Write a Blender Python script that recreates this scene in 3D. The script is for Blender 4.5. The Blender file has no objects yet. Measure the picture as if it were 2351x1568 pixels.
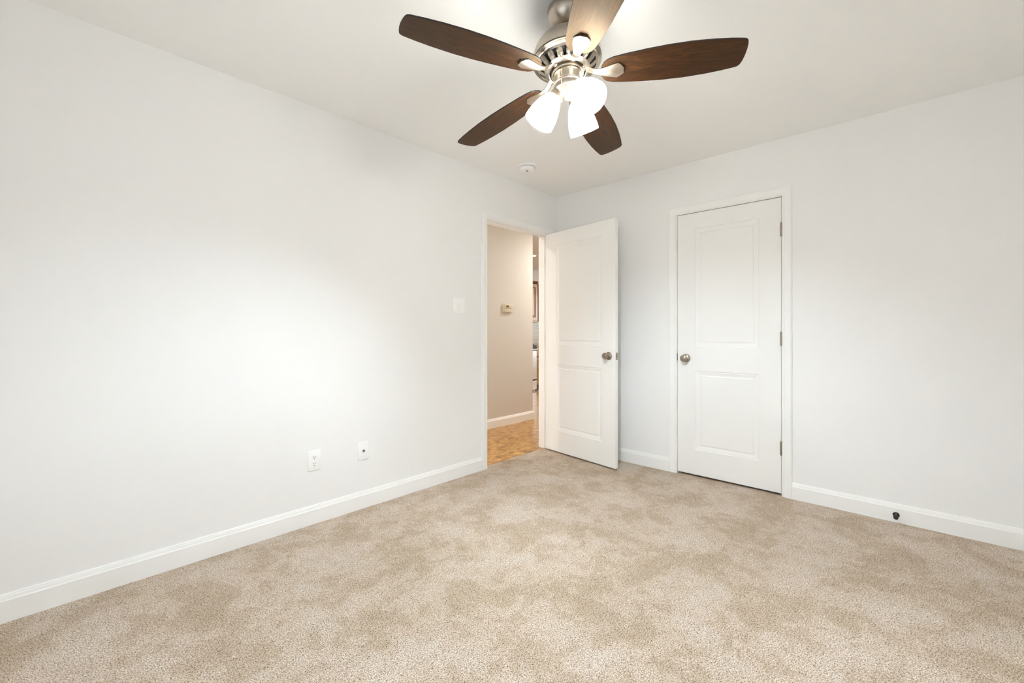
import bpy, bmesh, math, random
from mathutils import Vector, Matrix
random.seed(7)
PI = math.pi
S = bpy.context.scene
C = S.collection

# ------------------------------------------------------------------ camera
CAM_H = 1.1226
cam = bpy.data.cameras.new('camera'); cam_o = bpy.data.objects.new('camera', cam); C.objects.link(cam_o)
cam.sensor_fit = 'HORIZONTAL'; cam.sensor_width = 36.0
cam.lens = 36.0 * 997.0 / 2351.0
cam.shift_y = -(784.0 - 761.5) / 2351.0
cam.clip_start = 0.02
cam_o.location = (0, 0, CAM_H)
cam_o.rotation_euler = (PI / 2, 0, math.radians(42.94) - PI / 2)
S.camera = cam_o
S.view_settings.view_transform = 'Standard'
S.view_settings.look = 'None'
S.view_settings.gamma = 1.0
S.view_settings.use_curve_mapping = False
S.view_settings.exposure = 0.64
S.cycles.use_denoising = True
S.cycles.max_bounces = 14
S.cycles.diffuse_bounces = 10
S.cycles.sample_clamp_indirect = 8.0
S.cycles.caustics_reflective = False
S.cycles.caustics_refractive = False

# ------------------------------------------------------------------ daylight
W = bpy.data.worlds.new('daylight'); S.world = W; W.use_nodes = True
nt = W.node_tree; nt.nodes.clear()
wo = nt.nodes.new('ShaderNodeOutputWorld'); bg = nt.nodes.new('ShaderNodeBackground')
tc = nt.nodes.new('ShaderNodeTexCoord'); sx = nt.nodes.new('ShaderNodeSeparateXYZ'); rp = nt.nodes.new('ShaderNodeValToRGB')
mr = nt.nodes.new('ShaderNodeMapRange'); mr.inputs[1].default_value = -1; mr.inputs[2].default_value = 1
nt.links.new(tc.outputs['Generated'], sx.inputs[0]); nt.links.new(sx.outputs[2], mr.inputs[0]); nt.links.new(mr.outputs[0], rp.inputs[0])
e = rp.color_ramp.elements
e[0].position = 0.0; e[0].color = (0.40, 0.43, 0.47, 1)
e[1].position = 1.0; e[1].color = (0.76, 0.885, 1.0, 1)
a = e.new(0.485); a.color = (0.46, 0.51, 0.55, 1)
a = e.new(0.515); a.color = (0.78, 0.895, 1.0, 1)
nt.links.new(rp.outputs[0], bg.inputs[0]); nt.links.new(bg.outputs[0], wo.inputs[0])
bg.inputs[1].default_value = 2.8

# room dimensions (metres): camera stands at the origin
XB, YL, XR0, YR0, H = 3.425, 2.585, -0.565, -0.53, 2.44
WIN_B = (-0.25, 1.25, 0.70, 2.10)     # window in the rear wall: y0 y1 z0 z1
def portal(loc, rot, sx_, sy_):
    l = bpy.data.lights.new('window_daylight', 'AREA'); l.shape = 'RECTANGLE'; l.size = sx_; l.size_y = sy_
    l.cycles.is_portal = True
    o = bpy.data.objects.new('window_daylight', l); C.objects.link(o); o.location = loc; o.rotation_euler = rot
portal((XR0 - 0.13, (WIN_B[0] + WIN_B[1]) / 2, 1.39), (PI / 2, 0, PI / 2 + PI), WIN_B[1] - WIN_B[0], 1.40)

def area(name, loc, rot, sx_, sy_, power, col):
    l = bpy.data.lights.new(name, 'AREA'); l.shape = 'RECTANGLE'; l.size = sx_; l.size_y = sy_; l.energy = power; l.color = col
    o = bpy.data.objects.new(name, l); C.objects.link(o); o.location = loc; o.rotation_euler = rot
    return o
# daylight from the kitchen window (beyond the hall, out of sight to the right)
area('kitchen_daylight', (9.9, 3.3, 1.5), (PI / 2, 0, PI / 2), 1.1, 1.4, 42, (0.88, 0.95, 1.0))

# ------------------------------------------------------------------ materials
def mat(name, col=(0.8, 0.8, 0.8), rough=0.5, metal=0.0, spec=0.5, coat=0.0, emit=None, es=0.0):
    m = bpy.data.materials.new(name); m.use_nodes = True
    b = m.node_tree.nodes['Principled BSDF']
    b.inputs['Base Color'].default_value = (*col, 1); b.inputs['Roughness'].default_value = rough
    b.inputs['Metallic'].default_value = metal; b.inputs['Specular IOR Level'].default_value = spec
    b.inputs['Coat Weight'].default_value = coat; b.inputs['Coat Roughness'].default_value = 0.15
    if emit: b.inputs['Emission Color'].default_value = (*emit, 1); b.inputs['Emission Strength'].default_value = es
    return m
def N(m, t, **kw):
    n = m.node_tree.nodes.new(t)
    for k, v in kw.items():
        if k in n.inputs: n.inputs[k].default_value = v
        else: setattr(n, k, v)
    return n
def L(m, a, b): m.node_tree.links.new(a, b)
def bsdf(m): return m.node_tree.nodes['Principled BSDF']
def add_bump(m, scale, dist, strength=0.3, detail=3):
    t = N(m, 'ShaderNodeTexCoord'); n = N(m, 'ShaderNodeTexNoise', Scale=scale, Detail=detail)
    b = N(m, 'ShaderNodeBump', Strength=strength, Distance=dist)
    L(m, t.outputs['Object'], n.inputs['Vector']); L(m, n.outputs['Fac'], b.inputs['Height']); L(m, b.outputs[0], bsdf(m).inputs['Normal'])
def ramp(m, src, stops):
    r = N(m, 'ShaderNodeValToRGB'); el = r.color_ramp.elements
    el[0].position, el[0].color = stops[0][0], (*stops[0][1], 1)
    el[1].position, el[1].color = stops[-1][0], (*stops[-1][1], 1)
    for p, c in stops[1:-1]:
        q = el.new(p); q.color = (*c, 1)
    L(m, src, r.inputs[0]); return r

M = {}
M['wall'] = mat('wall_paint', (0.875, 0.873, 0.870), 0.75, spec=0.15); add_bump(M['wall'], 260, 0.0006, 0.12)
M['ceil'] = mat('ceiling_paint', (0.915, 0.915, 0.905), 0.8, spec=0.1); add_bump(M['ceil'], 180, 0.0008, 0.12)
M['trim'] = mat('trim_gloss_paint', (0.90, 0.90, 0.89), 0.42, spec=0.3)
M['door'] = mat('door_paint', (0.875, 0.873, 0.86), 0.5, spec=0.25)
M['beige'] = mat('beige_wall_paint', (0.68, 0.652, 0.605), 0.6, spec=0.2)
M['plastic'] = mat('white_plastic', (0.93, 0.93, 0.925), 0.3)
M['slot'] = mat('socket_slot', (0.12, 0.12, 0.12), 0.6)
M['dark'] = mat('dark_gap', (0.03, 0.028, 0.025), 0.7)
M['nickel'] = mat('brushed_nickel', (0.52, 0.46, 0.385), 0.30, 1.0)
M['nickel_dark'] = mat('aged_nickel', (0.36, 0.31, 0.25), 0.30, 1.0)
M['bronze'] = mat('dark_bronze', (0.045, 0.035, 0.03), 0.35, 0.6)
M['rubber'] = mat('black_rubber', (0.02, 0.02, 0.02), 0.6)
M['chain'] = mat('chain_metal', (0.75, 0.62, 0.42), 0.3, 1.0)
M['steel'] = mat('stainless_steel', (0.72, 0.72, 0.72), 0.3, 1.0)
M['black'] = mat('black_enamel', (0.01, 0.01, 0.01), 0.2)
M['cream'] = mat('cream_plastic', (0.66, 0.58, 0.44), 0.45)
M['lcd'] = mat('lcd_display', (0.10, 0.085, 0.04), 0.25)
M['glow'] = mat('lit_frosted_glass', (0.95, 0.93, 0.88), 0.4, emit=(0.98, 0.965, 0.90), es=23)
M['bulb'] = mat('lit_bulb', (1, 1, 1), 0.4, emit=(0.81, 0.925, 1.0), es=2500)
M['can'] = mat('lit_downlight', (1, 1, 1), 0.4, emit=(1.0, 0.93, 0.82), es=30)
# brushed finish on the nickel
for k in ('nickel', 'nickel_dark'):
    m = M[k]; t = N(m, 'ShaderNodeTexCoord'); mp = N(m, 'ShaderNodeMapping'); mp.inputs['Scale'].default_value = (40, 40, 900)
    n = N(m, 'ShaderNodeTexNoise', Scale=1.0, Detail=4); mr_ = N(m, 'ShaderNodeMapRange'); mr_.inputs[3].default_value = 0.22; mr_.inputs[4].default_value = 0.42
    L(m, t.outputs['Object'], mp.inputs[0]); L(m, mp.outputs[0], n.inputs['Vector']); L(m, n.outputs['Fac'], mr_.inputs[0]); L(m, mr_.outputs[0], bsdf(m).inputs['Roughness'])

# window glass
m = M['glass'] = bpy.data.materials.new('window_glass'); m.use_nodes = True; ns = m.node_tree.nodes; ns.clear()
o_ = ns.new('ShaderNodeOutputMaterial'); mx = ns.new('ShaderNodeMixShader'); tr = ns.new('ShaderNodeBsdfTransparent'); gl = ns.new('ShaderNodeBsdfGlossy')
gl.inputs['Roughness'].default_value = 0.02; mx.inputs[0].default_value = 0.06
L(m, tr.outputs[0], mx.inputs[1]); L(m, gl.outputs[0], mx.inputs[2]); L(m, mx.outputs[0], o_.inputs[0])

# carpet: twisted cut pile, brushed patches where the nap lies the other way
m = M['carpet'] = mat('beige_carpet', (0.6, 0.5, 0.4), 0.95, spec=0.05)
t = N(m, 'ShaderNodeTexCoord')
n1 = N(m, 'ShaderNodeTexNoise', Scale=255, Detail=2.0, Roughness=0.6, Distortion=0.7)
n2 = N(m, 'ShaderNodeTexNoise', Scale=3.6, Detail=6.0, Roughness=0.66, Distortion=0.35)
n3 = N(m, 'ShaderNodeTexNoise', Scale=0.9, Detail=2.0, Roughness=0.5)
n4 = N(m, 'ShaderNodeTexNoise', Scale=420, Detail=1.5)
for n in (n1, n2, n3, n4): L(m, t.outputs['Object'], n.inputs['Vector'])
tuft = ramp(m, n1.outputs['Fac'], [(0.30, (0.095, 0.063, 0.036)), (0.41, (0.345, 0.262, 0.190)), (0.50, (0.555, 0.458, 0.376)), (0.66, (0.80, 0.72, 0.63))])
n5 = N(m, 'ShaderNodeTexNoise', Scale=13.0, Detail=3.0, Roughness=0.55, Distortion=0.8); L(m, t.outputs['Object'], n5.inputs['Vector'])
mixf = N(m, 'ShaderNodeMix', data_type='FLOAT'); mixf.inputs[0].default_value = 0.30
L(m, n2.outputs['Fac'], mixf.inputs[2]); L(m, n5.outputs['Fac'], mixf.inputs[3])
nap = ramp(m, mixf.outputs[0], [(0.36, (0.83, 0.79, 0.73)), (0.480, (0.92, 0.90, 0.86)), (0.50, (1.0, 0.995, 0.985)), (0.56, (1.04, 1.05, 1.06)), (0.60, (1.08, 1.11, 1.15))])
big = ramp(m, n3.outputs['Fac'], [(0.35, (0.93, 0.92, 0.90)), (0.65, (1.05, 1.05, 1.06))])
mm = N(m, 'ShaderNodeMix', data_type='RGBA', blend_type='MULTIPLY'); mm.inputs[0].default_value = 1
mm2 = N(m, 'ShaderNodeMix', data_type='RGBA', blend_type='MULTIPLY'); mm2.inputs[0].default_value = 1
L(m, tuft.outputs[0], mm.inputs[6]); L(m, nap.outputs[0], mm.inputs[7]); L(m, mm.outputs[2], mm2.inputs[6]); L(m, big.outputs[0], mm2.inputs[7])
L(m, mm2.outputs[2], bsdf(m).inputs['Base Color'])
b1 = N(m, 'ShaderNodeBump', Strength=0.45, Distance=0.006); L(m, n1.outputs['Fac'], b1.inputs['Height'])
b2 = N(m, 'ShaderNodeBump', Strength=0.3, Distance=0.02); L(m, n2.outputs['Fac'], b2.inputs['Height']); L(m, b1.outputs[0], b2.inputs['Normal'])
L(m, b2.outputs[0], bsdf(m).inputs['Normal'])

# hall vinyl: brown slate look
m = M['vinyl'] = mat('slate_look_vinyl', (0.4, 0.25, 0.12), 0.28, spec=0.5)
t = N(m, 'ShaderNodeTexCoord'); mp = N(m, 'ShaderNodeMapping'); mp.inputs['Scale'].default_value = (6.0, 11.0, 1)
n1 = N(m, 'ShaderNodeTexNoise', Scale=1.7, Detail=10, Roughness=0.78, Distortion=0.7)
L(m, t.outputs['Object'], mp.inputs[0]); L(m, mp.outputs[0], n1.inputs['Vector'])
r = ramp(m, n1.outputs['Fac'], [(0.30, (0.10, 0.045, 0.015)), (0.43, (0.27, 0.130, 0.035)), (0.51, (0.44, 0.23, 0.065)), (0.58, (0.55, 0.33, 0.12)), (0.70, (0.62, 0.44, 0.23))])
L(m, r.outputs[0], bsdf(m).inputs['Base Color'])

# fan blade wood
m = M['walnut'] = mat('dark_walnut', (0.06, 0.03, 0.015), 0.46, spec=0.5, coat=0.0)
bsdf(m).inputs['Specular Tint'].default_value = (1.0, 0.70, 0.36, 1)
t = N(m, 'ShaderNodeTexCoord'); mp = N(m, 'ShaderNodeMapping'); mp.inputs['Scale'].default_value = (3.0, 26.0, 26.0)
n1 = N(m, 'ShaderNodeTexNoise', Scale=1.8, Detail=8, Roughness=0.65, Distortion=2.6)
L(m, t.outputs['Object'], mp.inputs[0]); L(m, mp.outputs[0], n1.inputs['Vector'])
r = ramp(m, n1.outputs['Fac'], [(0.30, (0.008, 0.004, 0.003)), (0.48, (0.024, 0.009, 0.004)), (0.60, (0.046, 0.016, 0.006)), (0.75, (0.085, 0.030, 0.010))])
L(m, r.outputs[0], bsdf(m).inputs['Base Color'])
M['edge'] = mat('blade_edge', (0.012, 0.008, 0.006), 0.4)

# kitchen
def wood(name, a_, b_):
    m = mat(name, a_, 0.35, coat=0.2); t = N(m, 'ShaderNodeTexCoord'); mp = N(m, 'ShaderNodeMapping'); mp.inputs['Scale'].default_value = (25, 25, 2)
    n = N(m, 'ShaderNodeTexNoise', Scale=1.5, Detail=5, Distortion=1.0); L(m, t.outputs['Object'], mp.inputs[0]); L(m, mp.outputs[0], n.inputs['Vector'])
    r = ramp(m, n.outputs['Fac'], [(0.35, a_), (0.65, b_)]); L(m, r.outputs[0], bsdf(m).inputs['Base Color']); return m
M['maple'] = wood('honey_maple', (0.30, 0.160, 0.038), (0.46, 0.275, 0.075))
M['maple_dark'] = wood('dark_red_maple', (0.10, 0.018, 0.008), (0.17, 0.035, 0.012))  # darker red-brown maple tone for grooves, crown, toe kick and strips
m = M['granite'] = mat('tan_granite', (0.5, 0.42, 0.3), 0.25); t = N(m, 'ShaderNodeTexCoord'); n = N(m, 'ShaderNodeTexNoise', Scale=45, Detail=6, Roughness=0.75)
L(m, t.outputs['Object'], n.inputs['Vector']); r = ramp(m, n.outputs['Fac'], [(0.32, (0.06, 0.035, 0.015)), (0.48, (0.28, 0.21, 0.11)), (0.62, (0.48, 0.39, 0.24))]); L(m, r.outputs[0], bsdf(m).inputs['Base Color'])

# ------------------------------------------------------------------ helpers
def empty(name, loc=(0, 0, 0), rz=0.0):
    o = bpy.data.objects.new(name, None); o.empty_display_size = 0.05; C.objects.link(o); o.location = loc; o.rotation_euler = (0, 0, rz); return o
def tag(o, label=None, cat=None, group=None, kind=None):
    if label: o['label'] = label
    if cat: o['category'] = cat
    if group: o['group'] = group
    if kind: o['kind'] = kind
    return o
def link(name, bm, m, parent=None, smooth=None, loc=None):
    me = bpy.data.meshes.new(name)
    bmesh.ops.recalc_face_normals(bm, faces=bm.faces[:])
    bm.to_mesh(me); bm.free()
    for x in (m if isinstance(m, (list, tuple)) else [m]): me.materials.append(x)
    if smooth is not None:
        for p in me.polygons: p.use_smooth = True
        me.set_sharp_from_angle(angle=math.radians(smooth))
    o = bpy.data.objects.new(name, me); C.objects.link(o)
    if parent: o.parent = parent
    if loc: o.location = loc
    return o
def box(bm, x0, x1, y0, y1, z0, z1, bev=0.0, seg=2, mi=0):
    vs = [bm.verts.new(p) for p in ((x0, y0, z0), (x1, y0, z0), (x1, y1, z0), (x0, y1, z0), (x0, y0, z1), (x1, y0, z1), (x1, y1, z1), (x0, y1, z1))]
    fs = [bm.faces.new([vs[i] for i in q]) for q in ((3, 2, 1, 0), (4, 5, 6, 7), (0, 1, 5, 4), (1, 2, 6, 5), (2, 3, 7, 6), (3, 0, 4, 7))]
    for f in fs: f.material_index = mi
    if bev:
        es = list({e for f in fs for e in f.edges})
        bmesh.ops.bevel(bm, geom=es, offset=bev, segments=seg, profile=0.5, affect='EDGES')
    return fs
def B(*a_, **k):
    bm = bmesh.new(); box(bm, *a_, **k); return bm
def lathe(bm, prof, axis='Z', seg=48, org=(0, 0, 0), mat4=None, cap=True):
    rings = []
    for r_, z_ in prof:
        ring = []
        for i in range(seg):
            a_ = 2 * PI * i / seg; c, s = r_ * math.cos(a_), r_ * math.sin(a_)
            v = {'Z': (c, s, z_), 'X': (z_, c, s), 'Y': (c, z_, s)}[axis]
            v = Vector(v)
            if mat4: v = mat4 @ v
            ring.append(bm.verts.new(v + Vector(org)))
        rings.append(ring)
    for a_, b_ in zip(rings, rings[1:]):
        for i in range(seg):
            j = (i + 1) % seg
            bm.faces.new((a_[i], a_[j], b_[j], b_[i]))
    if cap:
        for ring, (r_, z_) in ((rings[0], prof[0]), (rings[-1], prof[-1])):
            if r_ > 1e-5: bm.faces.new(ring)
    return bm
def tube(bm, pts, r_, seg=10, radii=None):
    pts = [Vector(p) for p in pts]; rings = []
    for i, p in enumerate(pts):
        d = (pts[min(i + 1, len(pts) - 1)] - pts[max(i - 1, 0)]).normalized()
        u = d.cross(Vector((0, 0, 1)) if abs(d.z) < 0.95 else Vector((1, 0, 0))).normalized(); w = d.cross(u)
        rr = radii[i] if radii else r_
        rings.append([bm.verts.new(p + rr * (math.cos(2 * PI * k / seg) * u + math.sin(2 * PI * k / seg) * w)) for k in range(seg)])
    for a_, b_ in zip(rings, rings[1:]):
        for k in range(seg):
            bm.faces.new((a_[k], a_[(k + 1) % seg], b_[(k + 1) % seg], b_[k]))
    bm.faces.new(rings[0]); bm.faces.new(rings[-1]); return bm
def sweep(bm, prof, frames):
    """prof: list of (a, b); frames: list of (origin, A vector, B vector); closed profile"""
    rings = [[bm.verts.new(Vector(o) + a_ * Vector(A) + b_ * Vector(Bv)) for a_, b_ in prof] for o, A, Bv in frames]
    n_ = len(prof)
    for r1, r2 in zip(rings, rings[1:]):
        for i in range(n_): bm.faces.new((r1[i], r1[(i + 1) % n_], r2[(i + 1) % n_], r2[i]))
    bm.faces.new(rings[0]); bm.faces.new(rings[-1]); return bm

# ------------------------------------------------------------------ floor and ceiling
T = 0.115
DX0, DX1, DZ = 2.475, 3.290, 2.047        # doorway in the left wall
CY0, CY1 = 0.6725, 1.3918                 # closet opening in the back wall
bm = bmesh.new()
pts = [(XR0 - 0.01, YR0 - 0.01), (XB + 0.01, YR0 - 0.01), (XB + 0.01, CY0), (XB + 0.06, CY0), (XB + 0.06, CY1), (XB + 0.01, CY1), (XB + 0.01, YL + 0.01), (DX1, YL + 0.01)]
k = 22
for i in range(k + 1):
    x = DX1 + (DX0 - DX1) * i / k
    pts.append((x, 2.632 + 0.004 * math.sin(9 * x) - 0.010 * (x - DX0)))
pts += [(DX0, YL + 0.01), (XR0 - 0.01, YL + 0.01)]
top = [bm.verts.new((x, y, 0)) for x, y in pts]; bot = [bm.verts.new((x, y, -0.02)) for x, y in pts]
bm.faces.new(top); bm.faces.new(bot[::-1])
for i in range(len(pts)): j = (i + 1) % len(pts); bm.faces.new((top[i], bot[i], bot[j], top[j]))
tag(link('floor', bm, M['carpet']), 'beige cut pile carpet covering the whole bedroom floor', 'carpet', kind='structure')
tag(link('ceiling', B(XR0 - T, XB + T, YR0 - T, YL + 0.05, H, H + 0.1), M['ceil']), 'plain white bedroom ceiling above the fan', 'ceiling', kind='structure')

# ------------------------------------------------------------------ walls
def wall(name, spans, label, m=None, cat='wall'):
    bm = bmesh.new()
    for s_ in spans: box(bm, *s_)
    bmesh.ops.remove_doubles(bm, verts=bm.verts[:], dist=1e-5)
    return tag(link(name, bm, m or M['wall']), label, cat, kind='structure')
z0 = -0.05
JT = 0.018
wall('wall_left', [(XR0 - T, DX0 - JT, YL, YL + T - 0.003, z0, H), (DX0 - JT, DX1 + JT, YL, YL + T - 0.003, DZ + JT, H), (DX1 + JT, XB + T, YL, YL + T - 0.003, z0, H)],
     'long white wall holding the switch, outlet and open doorway')
wall('wall_back', [(XB, XB + T, CY1 + JT, YL, z0, H), (XB, XB + T, CY0 - JT, CY1 + JT, DZ + JT, H), (XB, XB + T, YR0 - T, CY0 - JT, z0, H)],
     'white wall holding the closed closet door')
wall('wall_right', [(XR0 - T, XB, YR0 - T, YR0, z0, H)], 'plain white wall beyond the right edge of the picture')
y0, y1, a0, a1 = WIN_B
wall('wall_rear', [(XR0 - T, XR0, YR0, y0, z0, H), (XR0 - T, XR0, y1, YL, z0, H), (XR0 - T, XR0, y0, y1, z0, a0), (XR0 - T, XR0, y0, y1, a1, H)],
     'white window wall behind the camera')

def window(name, spec, axis, pos, out, label):
    u0, u1, a0, a1 = spec
    r_ = empty(name, (0, 0, 0)); tag(r_, label, 'window', kind='structure')
    def bx(bm, ua, ub, za, zb, d0, d1, bev=0.0):
        lo, hi = sorted((pos + out * d0, pos + out * d1))
        if axis == 'x': box(bm, ua, ub, lo, hi, za, zb, bev)
        else: box(bm, lo, hi, ua, ub, za, zb, bev)
    f = 0.045; bm = bmesh.new()
    bx(bm, u0, u0 + f, a0, a1, 0.06, 0.11); bx(bm, u1 - f, u1, a0, a1, 0.06, 0.11)
    bx(bm, u0 + f, u1 - f, a0, a0 + f, 0.06, 0.11); bx(bm, u0 + f, u1 - f, a1 - f, a1, 0.06, 0.11)
    zc = (a0 + a1) / 2; bx(bm, u0 + f, u1 - f, zc - 0.02, zc + 0.02, 0.06, 0.11)
    link('window_frame', bm, M['plastic'], r_)
    bm = bmesh.new(); bx(bm, u0 + f, u1 - f, a0 + f, zc - 0.02, 0.082, 0.086); bx(bm, u0 + f, u1 - f, zc + 0.02, a1 - f, 0.082, 0.086)
    link('window_pane', bm, M['glass'], r_)
    bm = bmesh.new(); bx(bm, u0 - 0.03, u1 + 0.03, a0 - 0.02, a0, -0.03, 0.0, 0.003); link('window_sill', bm, M['trim'], r_)
window('window_1', WIN_B, 'y', XR0, -1, 'white sash window in the wall behind the camera')

# ------------------------------------------------------------------ baseboards
BP = [(0, 0), (0.0145, 0), (0.0145, 0.083), (0.0125, 0.086), (0.0115, 0.088), (0.0090, 0.0985), (0.0068, 0.1005), (0.0062, 0.1045), (0.0035, 0.108), (0, 0.108)]
BP = [(a_, b_) for a_, b_ in BP]
def baseboard(name, p, q, n_, label, mitre=(0, 0), m=None, zb=0.0):
    """p, q along the wall; n_ = unit normal into the room; mitre = how the ends shorten with thickness"""
    p, q, n_ = Vector((*p, zb)), Vector((*q, zb)), Vector((*n_, 0)); d = (q - p).normalized()
    bm = bmesh.new(); rings = []
    for o, s_ in ((p, mitre[0]), (q, -mitre[1])):
        rings.append([bm.verts.new(o + a_ * n_ + d * s_ * a_ + Vector((0, 0, b_))) for a_, b_ in BP])
    k = len(BP)
    for i in range(k): bm.faces.new((rings[0][i], rings[0][(i + 1) % k], rings[1][(i + 1) % k], rings[1][i]))
    bm.faces.new(rings[0]); bm.faces.new(rings[1])
    return tag(link(name, bm, m or M['trim']), label, 'baseboard', kind='structure')
CW = 0.057
CL0, CR0 = DX0 - 0.005, DX1 + 0.005          # inner edges of the doorway casing
KL0, KR0 = CY0 - 0.005, CY1 + 0.006          # inner edges of the closet casing
baseboard('baseboard_left', (XR0, YL), (CL0 - CW, YL), (0, -1), 'white baseboard running below the outlet up to the doorway', (1, 0))
baseboard('baseboard_corner', (CR0 + CW, YL), (XB, YL), (0, -1), 'short white baseboard hidden behind the open door', (0, 1))
baseboard('baseboard_back', (XB, YL), (XB, KR0 + CW), (-1, 0), 'white baseboard between the open door and the closet', (1, 0))
baseboard('baseboard_closet', (XB, KL0 - CW), (XB, YR0), (-1, 0), 'white baseboard right of the closet with the black door stop', (0, 1))
baseboard('baseboard_right', (XB, YR0), (XR0, YR0), (0, 1), 'white baseboard beyond the right edge of the picture', (1, 1))
baseboard('baseboard_rear', (XR0, YR0), (XR0, YL), (1, 0), 'white baseboard behind the camera', (1, 1))

# ------------------------------------------------------------------ casings and jambs
CP = [(0, 0), (0, 0.009), (0.003, 0.011), (0.011, 0.0115), (0.013, 0.0095), (0.016, 0.0105), (0.036, 0.0155), (0.044, 0.0165), (0.050, 0.0165), (0.052, 0.0145), (0.055, 0.014), (0.057, 0.011), (0.057, 0)]
def casing(name, u0, u1, zt, axis, pos, out, label):
    """U-shaped mitred casing: u0,u1 inner edges, out = direction (sign) it stands off the wall"""
    def P(u, z, t_): return (u, pos + out * t_, z) if axis == 'x' else (pos + out * t_, u, z)
    bm = bmesh.new(); rings = []
    for kind in range(4):
        ring = []
        for w, t_ in CP:
            u = (u0 - w) if kind < 2 else (u1 + w)
            z = 0.0 if kind in (0, 3) else zt + w
            ring.append(bm.verts.new(P(u, z, t_)))
        rings.append(ring)
    k = len(CP)
    for r1, r2 in zip(rings, rings[1:]):
        for i in range(k): bm.faces.new((r1[i], r1[(i + 1) % k], r2[(i + 1) % k], r2[i]))
    bm.faces.new(rings[0]); bm.faces.new(rings[-1])
    return tag(link(name, bm, M['trim'], smooth=25), label, 'door casing', kind='structure')
casing('trim_1', CL0, CR0, DZ + 0.005, 'x', YL, -1, 'white moulded casing around the open doorway')
casing('trim_2', KL0, KR0, DZ + 0.005, 'y', XB, -1, 'white moulded casing around the closed closet door')
casing('trim_5', CL0, CR0, DZ + 0.005, 'x', YL + T, 1, 'white moulded casing on the hall side of the doorway')
def jamb(name, u0, u1, zt, axis, pos, stop, label):
    bm = bmesh.new()
    def bx(ua, ub, da, db, za, zb, bev=0.0015):
        if axis == 'x': box(bm, ua, ub, pos + da, pos + db, za, zb, bev)
        else: box(bm, pos + da, pos + db, ua, ub, za, zb, bev)
    e_ = T
    bx(u0 - JT + .0005, u0, 0.0, e_, -0.012, zt + JT); bx(u1, u1 + JT - .0005, 0.0, e_, -0.012, zt + JT); bx(u0, u1, 0.0, e_, zt, zt + JT - .0005)
    s0, s1 = stop
    bx(u0, u0 + 0.011, s0, s1, 0.0, zt, 0.003); bx(u1 - 0.011, u1, s0, s1, 0.0, zt, 0.003); bx(u0 + 0.011, u1 - 0.011, s0, s1, zt - 0.011, zt, 0.003)
    return tag(link(name, bm, M['trim']), label, 'door jamb', kind='structure')
j1 = jamb('trim_3', DX0, DX1, DZ, 'x', YL, (0.038, 0.072), 'white door jamb lining the open doorway')
link('strike_plate', B(DX0 - 0.0005, DX0 + 0.0015, YL + 0.004, YL + 0.034, 0.90, 0.957, bev=0.0006), M['nickel_dark'], j1)
j2 = jamb('trim_4', CY0, CY1, DZ, 'y', XB, (0.040, 0.074), 'white door jamb lining the closet opening')
link('strike_plate', B(XB - 0.002, XB + 0.03, CY1 - 0.0012, CY1 + 0.001, 0.895, 0.952, bev=0.0004), M['nickel_dark'], j2)
# closet interior
wall('wall_closet', [(XB + 0.75, XB + 0.80, CY0 - 0.5, CY1 + 0.5, z0, H), (XB + T, XB + 0.75, CY0 - 0.5, CY0 - 0.45, z0, H), (XB + T, XB + 0.75, CY1 + 0.45, CY1 + 0.5, z0, H)],
     'dark closet walls behind the closed door')
tag(link('floor_closet', B(XB + 0.06, XB + 0.8, CY0 - 0.5, CY1 + 0.5, -0.03, -0.004), M['carpet']), 'carpet inside the closet behind the closed door', 'floor', kind='structure')
tag(link('ceiling_closet', B(XB + T, XB + 0.8, CY0 - 0.5, CY1 + 0.5, H, H + 0.05), M['ceil']), 'ceiling inside the closet', 'ceiling', kind='structure')

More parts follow.
